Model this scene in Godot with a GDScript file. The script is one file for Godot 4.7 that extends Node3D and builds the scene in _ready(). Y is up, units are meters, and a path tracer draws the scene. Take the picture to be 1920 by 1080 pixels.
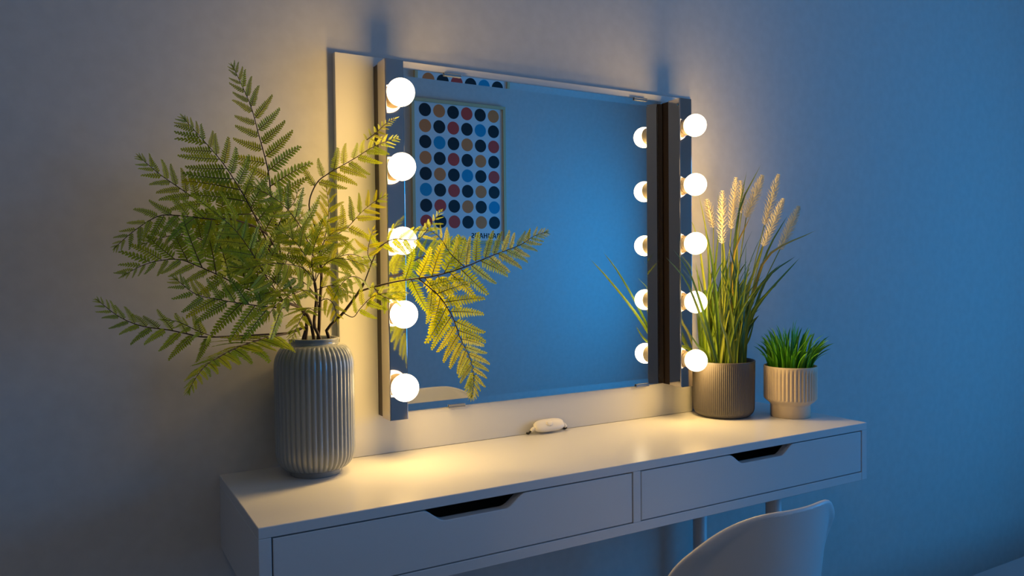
extends Node3D
# A vanity corner: a shallow white desk on a wall, a beveled mirror between two chrome light bars,
# a fern in a ribbed vase, two grass pots, a chair. y = 0 is the floor; the desk top is at DT.

const DT := 0.815
const WALL_RIGHT_X := 2.85
const WALL_LEFT_X := -1.7
const WALL_FRONT_Z := 2.35
const ROOM_H := 2.5

var M := {}
var taken := {}
var rng := RandomNumberGenerator.new()

var FERN = {
	"a": {"stem": [[0.121,0.242,0.075],[0.104,0.276,0.080],[0.092,0.302,0.085],[0.085,0.319,0.085]], "fronds": [
		[[[0.085,0.319,0.085],[0.077,0.380,0.080],[0.070,0.430,0.080],[0.066,0.471,0.080],[0.053,0.525,0.080],[0.043,0.564,0.080],[0.029,0.594,0.085],[0.016,0.619,0.090]], 0.30, 0.052, 0.066, 0.0225, [-0.35, 0.1, 0.93]],
		[[[0.085,0.319,0.085],[0.070,0.342,0.090],[0.040,0.403,0.100],[0.021,0.439,0.100],[-0.001,0.474,0.100],[-0.024,0.505,0.090],[-0.050,0.538,0.080]], 0.12, 0.088, 0.060, 0.0205, [-0.2, 0.3, 0.93]],
		[[[0.076,0.333,0.085],[0.046,0.373,0.085],[-0.002,0.401,0.080],[-0.028,0.419,0.075],[-0.060,0.442,0.070],[-0.082,0.458,0.070],[-0.108,0.481,0.070]], 0.22, 0.055, 0.060, 0.0210, [-0.2, 0.25, 0.95]],
		[[[0.085,0.319,0.085],[0.058,0.373,0.100],[0.010,0.392,0.120],[-0.025,0.392,0.130],[-0.068,0.396,0.130],[-0.091,0.394,0.130],[-0.119,0.375,0.125],[-0.144,0.351,0.120]], 0.36, 0.055, 0.050, 0.0210, [-0.1, 0.35, 0.93]],
		[[[0.077,0.380,0.080],[0.088,0.402,0.075],[0.107,0.425,0.070],[0.114,0.447,0.070]], 0.10, 0.030, 0.030, 0.0180, [-0.25, 0.25, 0.93]],
		[[[0.085,0.319,0.085],[0.099,0.356,0.075],[0.110,0.383,0.070],[0.120,0.408,0.065]], 0.20, 0.050, 0.050, 0.0180, [-0.3, 0.2, 0.93]],
		[[[0.076,0.349,0.085],[0.060,0.382,0.075],[0.042,0.410,0.070],[0.020,0.429,0.065],[-0.005,0.443,0.060]], 0.10, 0.050, 0.055, 0.0190, [-0.2, 0.3, 0.93]],
	]},
	"b": {"stem": [[0.122,0.243,0.090],[0.105,0.261,0.110],[0.085,0.270,0.125],[0.075,0.273,0.130]], "fronds": [
		[[[0.075,0.273,0.130],[0.054,0.280,0.135],[0.012,0.298,0.140],[-0.018,0.314,0.145],[-0.047,0.328,0.145],[-0.070,0.336,0.140],[-0.104,0.331,0.135],[-0.133,0.316,0.130]], 0.12, 0.050, 0.095, 0.0210, [-0.15, 0.35, 0.92]],
		[[[0.085,0.270,0.125],[0.072,0.265,0.140],[0.022,0.272,0.160],[-0.022,0.281,0.165],[-0.050,0.289,0.165],[-0.074,0.310,0.160]], 0.14, 0.066, 0.055, 0.0210, [-0.2, 0.2, 0.95]],
		[[[0.075,0.273,0.130],[0.046,0.310,0.150],[0.023,0.347,0.160],[0.002,0.377,0.160],[-0.024,0.402,0.155]], 0.15, 0.055, 0.050, 0.0200, [-0.1, 0.3, 0.93]],
		[[[0.075,0.273,0.130],[0.045,0.306,0.120],[0.010,0.339,0.115],[-0.025,0.360,0.110],[-0.063,0.371,0.110],[-0.110,0.357,0.105]], 0.25, 0.050, 0.055, 0.0200, [-0.2, 0.3, 0.93]],
		[[[0.099,0.265,0.115],[0.070,0.290,0.140],[0.049,0.310,0.155],[0.022,0.321,0.165],[-0.007,0.325,0.170]], 0.20, 0.050, 0.055, 0.0190, [-0.2, 0.5, 0.85]],
	]},
	"c": {"stem": [[0.118,0.231,0.085],[0.101,0.228,0.095],[0.087,0.225,0.100]], "fronds": [
		[[[0.087,0.225,0.100],[0.016,0.225,0.105],[-0.032,0.226,0.105],[-0.053,0.231,0.100],[-0.078,0.238,0.100],[-0.112,0.245,0.095],[-0.139,0.259,0.090],[-0.165,0.283,0.085]], 0.42, 0.045, 0.050, 0.0190, [-0.1, 0.7, 0.7]],
		[[[0.087,0.225,0.100],[0.046,0.223,0.140],[0.002,0.218,0.190],[-0.031,0.211,0.235],[-0.055,0.203,0.270],[-0.069,0.191,0.290],[-0.078,0.178,0.300]], 0.14, 0.060, 0.055, 0.0165, [-0.55, 0.45, 0.7]],
		[[[0.016,0.225,0.105],[-0.017,0.227,0.130],[-0.042,0.236,0.140],[-0.069,0.251,0.140],[-0.089,0.255,0.140]], 0.45, 0.020, 0.022, 0.0140, [-0.2, 0.6, 0.75]],
	]},
	"d": {"stem": [[0.148,0.225,0.090],[0.172,0.252,0.100],[0.193,0.285,0.115],[0.201,0.301,0.120]], "fronds": [
		[[[0.201,0.301,0.120],[0.211,0.330,0.125],[0.222,0.353,0.130],[0.241,0.366,0.140],[0.258,0.365,0.150],[0.278,0.367,0.155],[0.297,0.386,0.155],[0.319,0.412,0.150]], 0.30, 0.036, 0.036, 0.0170, [-0.4, 0.6, 0.7]],
		[[[0.193,0.285,0.115],[0.213,0.292,0.125],[0.236,0.298,0.135],[0.259,0.302,0.140],[0.303,0.308,0.155],[0.350,0.321,0.165],[0.397,0.339,0.170],[0.449,0.357,0.175],[0.476,0.372,0.175],[0.503,0.380,0.175]], 0.22, 0.062, 0.068, 0.0195, [-0.2, 0.1, 0.97]],
		[[[0.280,0.304,0.145],[0.291,0.291,0.160],[0.308,0.272,0.170],[0.323,0.241,0.180],[0.333,0.209,0.185],[0.347,0.177,0.190],[0.353,0.145,0.190],[0.349,0.116,0.190]], 0.10, 0.062, 0.060, 0.0165, [-0.25, 0.15, 0.95]],
		[[[0.172,0.252,0.100],[0.183,0.246,0.115],[0.190,0.260,0.130],[0.207,0.278,0.140],[0.236,0.284,0.145],[0.256,0.283,0.150]], 0.25, 0.034, 0.036, 0.0160, [-0.3, 0.6, 0.75]],
		[[[0.351,0.322,0.165],[0.325,0.343,0.170],[0.305,0.367,0.175],[0.288,0.378,0.175],[0.270,0.379,0.170]], 0.08, 0.020, 0.034, 0.0130, [-0.1, 0.3, 0.95]],
		[[[0.211,0.330,0.125],[0.203,0.344,0.130],[0.205,0.365,0.135],[0.209,0.381,0.140]], 0.10, 0.028, 0.028, 0.0140, [-0.4, 0.5, 0.77]],
		[[[0.201,0.301,0.120],[0.182,0.308,0.140],[0.167,0.308,0.150],[0.151,0.298,0.160],[0.138,0.281,0.170]], 0.20, 0.035, 0.030, 0.0160, [-0.3, 0.6, 0.73]],
		[[[0.213,0.292,0.125],[0.218,0.281,0.140],[0.229,0.274,0.150],[0.247,0.275,0.155]], 0.10, 0.030, 0.034, 0.0140, [-0.3, 0.5, 0.8]],
	]},
	"e": {"stem": [[0.138,0.233,0.085],[0.142,0.275,0.080],[0.146,0.308,0.075],[0.146,0.341,0.070]], "fronds": [
		[[[0.146,0.341,0.070],[0.138,0.383,0.075],[0.127,0.420,0.080],[0.137,0.452,0.085],[0.154,0.468,0.090],[0.192,0.492,0.100],[0.224,0.513,0.105],[0.262,0.530,0.110]], 0.42, 0.045, 0.050, 0.0190, [-0.2, 0.55, 0.8]],
		[[[0.146,0.341,0.070],[0.160,0.367,0.065],[0.187,0.385,0.075],[0.206,0.409,0.090],[0.222,0.425,0.105],[0.238,0.436,0.115]], 0.25, 0.045, 0.045, 0.0200, [-0.1, 0.3, 0.94]],
		[[[0.146,0.341,0.070],[0.148,0.382,0.100],[0.149,0.414,0.110],[0.144,0.446,0.115]], 0.15, 0.040, 0.040, 0.0170, [-0.5, 0.3, 0.8]],
		[[[0.146,0.308,0.075],[0.120,0.366,0.090],[0.098,0.396,0.110],[0.073,0.420,0.120],[0.048,0.434,0.125],[0.030,0.444,0.125]], 0.30, 0.045, 0.055, 0.0195, [-0.3, 0.4, 0.86]],
		[[[0.145,0.325,0.070],[0.174,0.341,0.090],[0.195,0.342,0.100],[0.219,0.328,0.110]], 0.25, 0.040, 0.045, 0.0180, [-0.2, 0.7, 0.7]],
		[[[0.213,0.523,0.105],[0.229,0.536,0.105],[0.245,0.551,0.105],[0.261,0.561,0.105]], 0.00, 0.016, 0.018, 0.0090, [-0.3, 0.4, 0.85]],
	]},
	"f": {"stem": [[0.128,0.233,0.095],[0.126,0.260,0.110],[0.124,0.280,0.125],[0.117,0.301,0.140]], "fronds": [
		[[[0.124,0.280,0.125],[0.121,0.257,0.140],[0.100,0.265,0.165],[0.085,0.252,0.185],[0.073,0.234,0.195],[0.067,0.222,0.200]], 0.35, 0.030, 0.036, 0.0140, [-0.5, 0.6, 0.6]],
		[[[0.117,0.301,0.140],[0.097,0.321,0.160],[0.070,0.328,0.175],[0.039,0.328,0.185],[0.011,0.321,0.190]], 0.20, 0.045, 0.050, 0.0185, [-0.3, 0.7, 0.65]],
		[[[0.117,0.301,0.140],[0.124,0.324,0.160],[0.141,0.336,0.170],[0.165,0.332,0.175],[0.187,0.324,0.175]], 0.20, 0.042, 0.040, 0.0175, [-0.3, 0.7, 0.65]],
		[[[0.117,0.301,0.140],[0.108,0.332,0.160],[0.111,0.359,0.170],[0.121,0.382,0.175]], 0.15, 0.038, 0.038, 0.0170, [-0.6, 0.4, 0.7]],
		[[[0.124,0.280,0.125],[0.102,0.290,0.150],[0.077,0.285,0.170],[0.052,0.273,0.185],[0.035,0.252,0.190]], 0.20, 0.042, 0.045, 0.0180, [-0.4, 0.65, 0.6]],
		[[[0.126,0.268,0.110],[0.137,0.276,0.130],[0.144,0.267,0.145],[0.147,0.245,0.150]], 0.25, 0.030, 0.030, 0.0140, [-0.5, 0.5, 0.7]],
		[[[0.117,0.301,0.140],[0.101,0.340,0.150],[0.082,0.364,0.155],[0.061,0.378,0.155]], 0.15, 0.045, 0.048, 0.0170, [-0.4, 0.4, 0.83]],
		[[[0.121,0.289,0.130],[0.138,0.296,0.145],[0.153,0.292,0.155],[0.163,0.280,0.160]], 0.20, 0.036, 0.036, 0.0150, [-0.4, 0.6, 0.7]],
		[[[0.117,0.301,0.140],[0.126,0.348,0.140],[0.142,0.372,0.140],[0.169,0.385,0.135]], 0.20, 0.042, 0.042, 0.0170, [-0.3, 0.4, 0.85]],
		[[[0.124,0.280,0.125],[0.103,0.301,0.135],[0.082,0.309,0.140],[0.058,0.302,0.145]], 0.15, 0.042, 0.042, 0.0170, [-0.4, 0.6, 0.7]],
	]},
}

var PLUMES = [
	[[0.983,0.365,0.100],[0.985,0.476,0.100]],
	[[1.025,0.397,0.085],[1.041,0.508,0.085]],
	[[1.082,0.434,0.060],[1.080,0.506,0.060]],
	[[1.075,0.423,0.080],[1.126,0.517,0.080]],
	[[1.120,0.407,0.090],[1.165,0.520,0.090]],
	[[1.094,0.360,0.110],[1.157,0.464,0.110]],
	[[1.186,0.354,0.075],[1.250,0.453,0.075]],
	[[1.013,0.402,0.045],[0.993,0.463,0.045]],
]
var LONG_BLADES = [
	[[1.131,0.340,0.090],[1.289,0.398,0.090],1],
	[[1.137,0.245,0.070],[1.259,0.336,0.070],0],
	[[1.120,0.293,0.100],[1.209,0.339,0.100],0],
	[[0.863,0.308,0.130],[0.822,0.352,0.130],0],
	[[0.844,0.292,0.140],[0.794,0.337,0.140],0],
	[[1.047,0.431,0.085],[1.116,0.540,0.085],0],
	[[1.142,0.352,0.080],[1.205,0.430,0.080],0],
	[[0.960,0.369,0.055],[0.931,0.430,0.055],0],
	[[0.988,0.386,0.050],[0.966,0.471,0.050],0],
	[[1.055,0.398,0.070],[1.088,0.526,0.070],0],
	[[1.005,0.339,0.110],[1.060,0.430,0.110],1],
	[[1.010,0.273,0.120],[0.979,0.372,0.120],0],
	[[0.949,0.209,0.130],[0.946,0.274,0.130],0],
	[[1.014,0.340,0.075],[0.995,0.476,0.075],0],
	[[1.071,0.294,0.100],[1.128,0.409,0.100],0],
	[[1.009,0.172,0.120],[1.025,0.227,0.120],0],
	[[1.068,0.155,0.090],[1.089,0.201,0.090],0],
	[[0.916,0.154,0.100],[0.887,0.188,0.100],0],
]


# ---------------------------------------------------------------- naming
func numbered(called: String) -> String:
	if not taken.has(called):
		taken[called] = 0
		return called
	taken[called] += 1
	return "%s_%03d" % [called, taken[called]]

func thing(called: String, label: String, category: String, at := Vector3.ZERO, group := "") -> Node3D:
	var o := Node3D.new()
	o.name = numbered(called)
	add_child(o)
	o.position = at
	o.set_meta("label", label)
	o.set_meta("category", category)
	if group != "":
		o.set_meta("group", group)
	return o

func obj(called: String, mesh: Mesh, m: Material, parent: Node, at := Vector3.ZERO) -> MeshInstance3D:
	var o := MeshInstance3D.new()
	o.mesh = mesh
	o.name = called
	if m != null:
		o.material_override = m
	o.cast_shadow = GeometryInstance3D.SHADOW_CASTING_SETTING_ON
	parent.add_child(o, true)
	o.position = at
	return o

func structure(called: String, mesh: Mesh, m: Material, label: String) -> MeshInstance3D:
	var o := obj(called, mesh, m, self)
	o.set_meta("kind", "structure")
	o.set_meta("label", label)
	o.set_meta("category", called.split("_")[0])
	return o

# ---------------------------------------------------------------- materials
func mat(albedo: Color, rough := 0.5, metal := 0.0) -> StandardMaterial3D:
	var m := StandardMaterial3D.new()
	m.albedo_color = albedo
	m.roughness = rough
	m.metallic = metal
	m.cull_mode = BaseMaterial3D.CULL_DISABLED
	return m

func leaf_mat(albedo: Color, through: Color) -> StandardMaterial3D:
	var m := mat(albedo, 0.5)
	m.backlight_enabled = true
	m.backlight = through
	return m

func noise_tex(freq: float, lo: Color, hi: Color, seed_: int, normal := false, strength := 4.0) -> NoiseTexture2D:
	var n := FastNoiseLite.new()
	n.seed = seed_
	n.noise_type = FastNoiseLite.TYPE_SIMPLEX_SMOOTH
	n.frequency = freq
	n.fractal_octaves = 4
	var t := NoiseTexture2D.new()
	t.width = 512
	t.height = 512
	t.seamless = true
	t.noise = n
	if normal:
		t.as_normal_map = true
		t.bump_strength = strength
	else:
		var g := Gradient.new()
		g.set_color(0, lo)
		g.set_color(1, hi)
		t.color_ramp = g
	return t

func make_materials() -> void:
	var wall := mat(Color(0.79, 0.785, 0.775), 0.92)
	wall.albedo_texture = noise_tex(0.02, Color(0.965, 0.965, 0.965), Color(1, 1, 1), 3)
	wall.normal_enabled = true
	wall.normal_texture = noise_tex(0.09, Color.BLACK, Color.WHITE, 5, true, 3.0)
	wall.normal_scale = 0.012
	wall.uv1_triplanar = true
	wall.uv1_world_triplanar = true
	wall.uv1_scale = Vector3(3, 3, 3)
	M.wall = wall
	M.ceiling = mat(Color(0.88, 0.88, 0.88), 0.95)
	var fl := mat(Color(0.52, 0.45, 0.38), 0.5)
	fl.albedo_texture = noise_tex(0.02, Color(0.82, 0.8, 0.78), Color(1, 1, 1), 8)
	fl.uv1_triplanar = true
	fl.uv1_world_triplanar = true
	fl.uv1_scale = Vector3(0.6, 1, 5)
	M.floor = fl
	M.desk = mat(Color(0.85, 0.85, 0.85), 0.24)
	M.desk.metallic_specular = 0.42
	M.panel = mat(Color(0.82, 0.815, 0.80), 0.55)
	M.leg = mat(Color(0.83, 0.83, 0.83), 0.4)
	M.mirror = mat(Color(0.90, 0.92, 0.915), 0.0, 1.0)
	M.mirror_edge = mat(Color(0.42, 0.52, 0.50), 0.2)
	M.clip = mat(Color(0.82, 0.82, 0.80), 0.18, 1.0)
	M.chrome = mat(Color(0.80, 0.775, 0.76), 0.07, 1.0)
	M.housing = mat(Color(0.20, 0.15, 0.10), 0.3, 0.6)
	M.socket = mat(Color(0.80, 0.74, 0.66), 0.3)
	var b := mat(Color(1.0, 0.97, 0.92), 0.3)
	b.emission_enabled = true
	b.emission = Color(1.0, 0.90, 0.74)
	b.emission_energy_multiplier = 5.0
	M.bulb = b
	var v := mat(Color(0.545, 0.565, 0.565), 0.2)
	v.clearcoat_enabled = true
	v.clearcoat = 1.0
	v.clearcoat_roughness = 0.08
	M.vase = v
	M.dark_pot = mat(Color(0.35, 0.33, 0.32), 0.42)
	M.cream_pot = mat(Color(0.80, 0.735, 0.65), 0.6)
	M.filler = mat(Color(0.13, 0.10, 0.07), 1.0)
	M.leaf = [leaf_mat(Color(0.54, 0.64, 0.06), Color(0.55, 0.56, 0.04)), leaf_mat(Color(0.46, 0.58, 0.06), Color(0.48, 0.52, 0.04)), leaf_mat(Color(0.61, 0.68, 0.08), Color(0.60, 0.58, 0.05))]
	M.rib = mat(Color(0.30, 0.24, 0.07), 0.6)
	M.twig = mat(Color(0.22, 0.15, 0.09), 0.6)
	M.blade = [leaf_mat(Color(0.38, 0.47, 0.10), Color(0.22, 0.26, 0.04)), leaf_mat(Color(0.25, 0.36, 0.09), Color(0.16, 0.22, 0.04)), leaf_mat(Color(0.52, 0.56, 0.16), Color(0.26, 0.28, 0.06)), leaf_mat(Color(0.66, 0.56, 0.20), Color(0.5, 0.42, 0.12))]
	M.turf = [leaf_mat(Color(0.38, 0.67, 0.12), Color(0.24, 0.42, 0.05)), leaf_mat(Color(0.21, 0.48, 0.09), Color(0.15, 0.28, 0.04)), leaf_mat(Color(0.46, 0.72, 0.14), Color(0.28, 0.42, 0.06))]
	M.plume = leaf_mat(Color(0.93, 0.89, 0.78), Color(0.4, 0.38, 0.3))
	M.plastic = mat(Color(0.90, 0.88, 0.84), 0.35)
	M.cord = mat(Color(0.10, 0.09, 0.08), 0.5)
	M.chair = mat(Color(0.90, 0.89, 0.89), 0.42)
	M.wood_frame = mat(Color(0.80, 0.72, 0.55), 0.55)
	M.ink = mat(Color(0.07, 0.07, 0.09), 0.7)
	M.white_frame = mat(Color(0.85, 0.85, 0.85), 0.4)
	M.table = mat(Color(0.58, 0.575, 0.57), 0.5)
	var g := mat(Color(0.9, 0.95, 1.0, 0.06), 0.0)
	g.transparency = BaseMaterial3D.TRANSPARENCY_ALPHA
	M.glass = g
	var lg := mat(Color(0.92, 0.90, 0.86), 0.5)
	lg.emission_enabled = true
	lg.emission = Color(1.0, 0.87, 0.70)
	lg.emission_energy_multiplier = 0.9
	M.added_lamp_glass = lg  # glowing shade of the added ceiling lamp

# ---------------------------------------------------------------- mesh helpers
func begin() -> SurfaceTool:
	var st := SurfaceTool.new()
	st.begin(Mesh.PRIMITIVE_TRIANGLES)
	st.set_smooth_group(-1)
	return st

func done(st: SurfaceTool) -> ArrayMesh:
	st.generate_normals()
	return st.commit()

func tri(st: SurfaceTool, a: Vector3, b: Vector3, c: Vector3) -> void: # a b c run counter-clockwise seen from outside
	st.add_vertex(a)
	st.add_vertex(c)
	st.add_vertex(b)

func quad(st: SurfaceTool, a: Vector3, b: Vector3, c: Vector3, d: Vector3) -> void:
	tri(st, a, b, c)
	tri(st, a, c, d)

func add_box(st: SurfaceTool, lo: Vector3, hi: Vector3, bev := 0.001) -> void:
	# box with chamfered edges
	var c := (lo + hi) * 0.5
	var h := (hi - lo) * 0.5
	bev = minf(bev, minf(h.x, minf(h.y, h.z)) * 0.9)
	var P := func(sx: int, sy: int, sz: int, ax: int) -> Vector3:
		var v := Vector3(sx * (h.x - bev), sy * (h.y - bev), sz * (h.z - bev))
		if ax == 0: v.x = sx * h.x
		if ax == 1: v.y = sy * h.y
		if ax == 2: v.z = sz * h.z
		return c + v
	for s in [-1, 1]:
		var q0 := [P.call(s, -1, -1, 0), P.call(s, 1, -1, 0), P.call(s, 1, 1, 0), P.call(s, -1, 1, 0)]
		var q1 := [P.call(-1, s, -1, 1), P.call(-1, s, 1, 1), P.call(1, s, 1, 1), P.call(1, s, -1, 1)]
		var q2 := [P.call(-1, -1, s, 2), P.call(1, -1, s, 2), P.call(1, 1, s, 2), P.call(-1, 1, s, 2)]
		for q in [q0, q1, q2]:
			oriented(st, q, c)
	for s in [-1, 1]:
		for t in [-1, 1]:
			oriented(st, [P.call(s, t, -1, 0), P.call(s, t, 1, 0), P.call(s, t, 1, 1), P.call(s, t, -1, 1)], c)
			oriented(st, [P.call(s, -1, t, 0), P.call(s, 1, t, 0), P.call(s, 1, t, 2), P.call(s, -1, t, 2)], c)
			oriented(st, [P.call(-1, s, t, 1), P.call(1, s, t, 1), P.call(1, s, t, 2), P.call(-1, s, t, 2)], c)
			for u in [-1, 1]:
				oriented(st, [P.call(s, t, u, 0), P.call(s, t, u, 1), P.call(s, t, u, 2)], c)

func oriented(st: SurfaceTool, q: Array, c: Vector3) -> void:
	# a flat convex face turned to look away from c
	var n: Vector3 = (q[1] - q[0]).cross(q[2] - q[0])
	var mid := Vector3.ZERO
	for p in q:
		mid += p
	mid /= q.size()
	if n.dot(mid - c) < 0.0:
		q = q.duplicate()
		q.reverse()
	for i in range(1, q.size() - 1):
		tri(st, q[0], q[i], q[i + 1])

func box_mesh(lo: Vector3, hi: Vector3, bev := 0.001) -> ArrayMesh:
	var st := begin()
	add_box(st, lo, hi, bev)
	return done(st)

func boxes(list: Array, bev := 0.001) -> ArrayMesh:
	var st := begin()
	for b in list:
		add_box(st, b[0], b[1], bev)
	return done(st)

func lathe(profile: Array, segs: int, flutes := 0, depth := 0.0, from_h := 0.0, to_h := 0.0, fade := 0.01, outer_n := 9999) -> ArrayMesh:
	# profile: [radius, height] from bottom axis up the outside, then down the inside; ribs only on the outer rows
	var st := begin()
	st.set_smooth_group(0)
	var rows := []
	for i in profile.size():
		var r: float = profile[i][0]
		var y: float = profile[i][1]
		var row := []
		var w := 0.0
		if flutes > 0 and i < outer_n:
			w = clampf((y - from_h) / fade, 0.0, 1.0) * clampf((to_h - y) / fade, 0.0, 1.0)
			w = w * w * (3.0 - 2.0 * w)
		for s in segs:
			var a := TAU * s / segs
			var rr := r
			if w > 0.0:
				rr -= depth * w * (1.0 - pow(absf(cos(a * flutes * 0.5)), 0.8))
			row.append(Vector3(cos(a) * rr, y, -sin(a) * rr))
		rows.append(row)
	for i in rows.size() - 1:
		for s in segs:
			var t := (s + 1) % segs
			if profile[i][0] < 1e-6:
				tri(st, rows[i][s], rows[i + 1][t], rows[i + 1][s])
			elif profile[i + 1][0] < 1e-6:
				tri(st, rows[i][s], rows[i][t], rows[i + 1][s])
			else:
				quad(st, rows[i][s], rows[i][t], rows[i + 1][t], rows[i + 1][s])
	return done(st)

func frame_of(t: Vector3, hint := Vector3.UP) -> Basis:
	t = t.normalized()
	if absf(t.dot(hint)) > 0.98:
		hint = Vector3.RIGHT
	var x := hint.cross(t).normalized()
	return Basis(x, t, x.cross(t))

func add_tube(st: SurfaceTool, pts: Array, radii: Array, segs := 6) -> void:
	st.set_smooth_group(0)
	var rows := []
	for i in pts.size():
		var a: Vector3 = pts[maxi(i - 1, 0)]
		var b: Vector3 = pts[mini(i + 1, pts.size() - 1)]
		var f := frame_of(b - a, Vector3(0.31, 0.2, 0.93))
		var row := []
		for s in segs:
			var an := TAU * s / segs
			row.append(pts[i] + (f.x * cos(an) + f.z * sin(an)) * radii[i])
		rows.append(row)
	for i in rows.size() - 1:
		for s in segs:
			var t := (s + 1) % segs
			quad(st, rows[i][t], rows[i][s], rows[i + 1][s], rows[i + 1][t])
	for s in range(1, segs - 1):
		tri(st, rows[0][0], rows[0][s], rows[0][s + 1])
		var e: Array = rows[-1]
		tri(st, e[0], e[s + 1], e[s])

func tube_mesh(pts: Array, radii: Array, segs := 6) -> ArrayMesh:
	var st := begin()
	add_tube(st, pts, radii, segs)
	return done(st)

func smooth_curve(ctrl: Array, n: int) -> Array:
	# Catmull-Rom through the control points, n samples evenly spaced by length
	var c: Array = [ctrl[0] * 2.0 - ctrl[1]]
	c.append_array(ctrl)
	c.append(ctrl[-1] * 2.0 - ctrl[-2])
	var fine := []
	for i in range(1, c.size() - 2):
		for k in 16:
			fine.append((c[i] as Vector3).cubic_interpolate(c[i + 1], c[i - 1], c[i + 2], k / 16.0))
	fine.append(ctrl[-1])
	var acc := [0.0]
	for i in range(1, fine.size()):
		acc.append(acc[-1] + fine[i].distance_to(fine[i - 1]))
	var res := []
	var j := 0
	for i in n:
		var d: float = acc[-1] * i / (n - 1)
		while j < fine.size() - 2 and acc[j + 1] < d:
			j += 1
		var span: float = maxf(acc[j + 1] - acc[j], 1e-9)
		res.append(fine[j].lerp(fine[j + 1], clampf((d - acc[j]) / span, 0.0, 1.0)))
	return res

func v3(a: Array) -> Vector3:
	return Vector3(a[0], a[1] + DT, a[2])

func extrude(poly: PackedVector2Array, z0: float, z1: float, cham := 0.001) -> ArrayMesh:
	# polygon in x y (counter-clockwise), from z0 (back) to z1 (front), front edge chamfered
	var st := begin()
	var n := poly.size()
	var inner := PackedVector2Array()
	for i in n:
		var a := (poly[i] - poly[(i + n - 1) % n]).normalized()
		var b := (poly[(i + 1) % n] - poly[i]).normalized()
		var na := Vector2(-a.y, a.x)
		var nb := Vector2(-b.y, b.x)
		var m := (na + nb)
		m = m / maxf(m.length_squared() * 0.5, 0.3)
		inner.append(poly[i] + m * cham)
	for i in n:
		var k := (i + 1) % n
		quad(st, Vector3(poly[i].x, poly[i].y, z0), Vector3(poly[k].x, poly[k].y, z0), Vector3(poly[k].x, poly[k].y, z1 - cham), Vector3(poly[i].x, poly[i].y, z1 - cham))
		quad(st, Vector3(poly[i].x, poly[i].y, z1 - cham), Vector3(poly[k].x, poly[k].y, z1 - cham), Vector3(inner[k].x, inner[k].y, z1), Vector3(inner[i].x, inner[i].y, z1))
	var ids := Geometry2D.triangulate_polygon(inner)
	for i in range(0, ids.size(), 3):
		var a := inner[ids[i]]
		var b := inner[ids[i + 1]]
		var c := inner[ids[i + 2]]
		var ccw := (b - a).cross(c - a) > 0.0
		if not ccw:
			var t := b
			b = c
			c = t
		tri(st, Vector3(a.x, a.y, z1), Vector3(b.x, b.y, z1), Vector3(c.x, c.y, z1))
	var ids2 := Geometry2D.triangulate_polygon(poly)
	for i in range(0, ids2.size(), 3):
		var a := poly[ids2[i]]
		var b := poly[ids2[i + 1]]
		var c := poly[ids2[i + 2]]
		if (b - a).cross(c - a) > 0.0:
			var t := b
			b = c
			c = t
		tri(st, Vector3(a.x, a.y, z0), Vector3(b.x, b.y, z0), Vector3(c.x, c.y, z0))
	return done(st)

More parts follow.
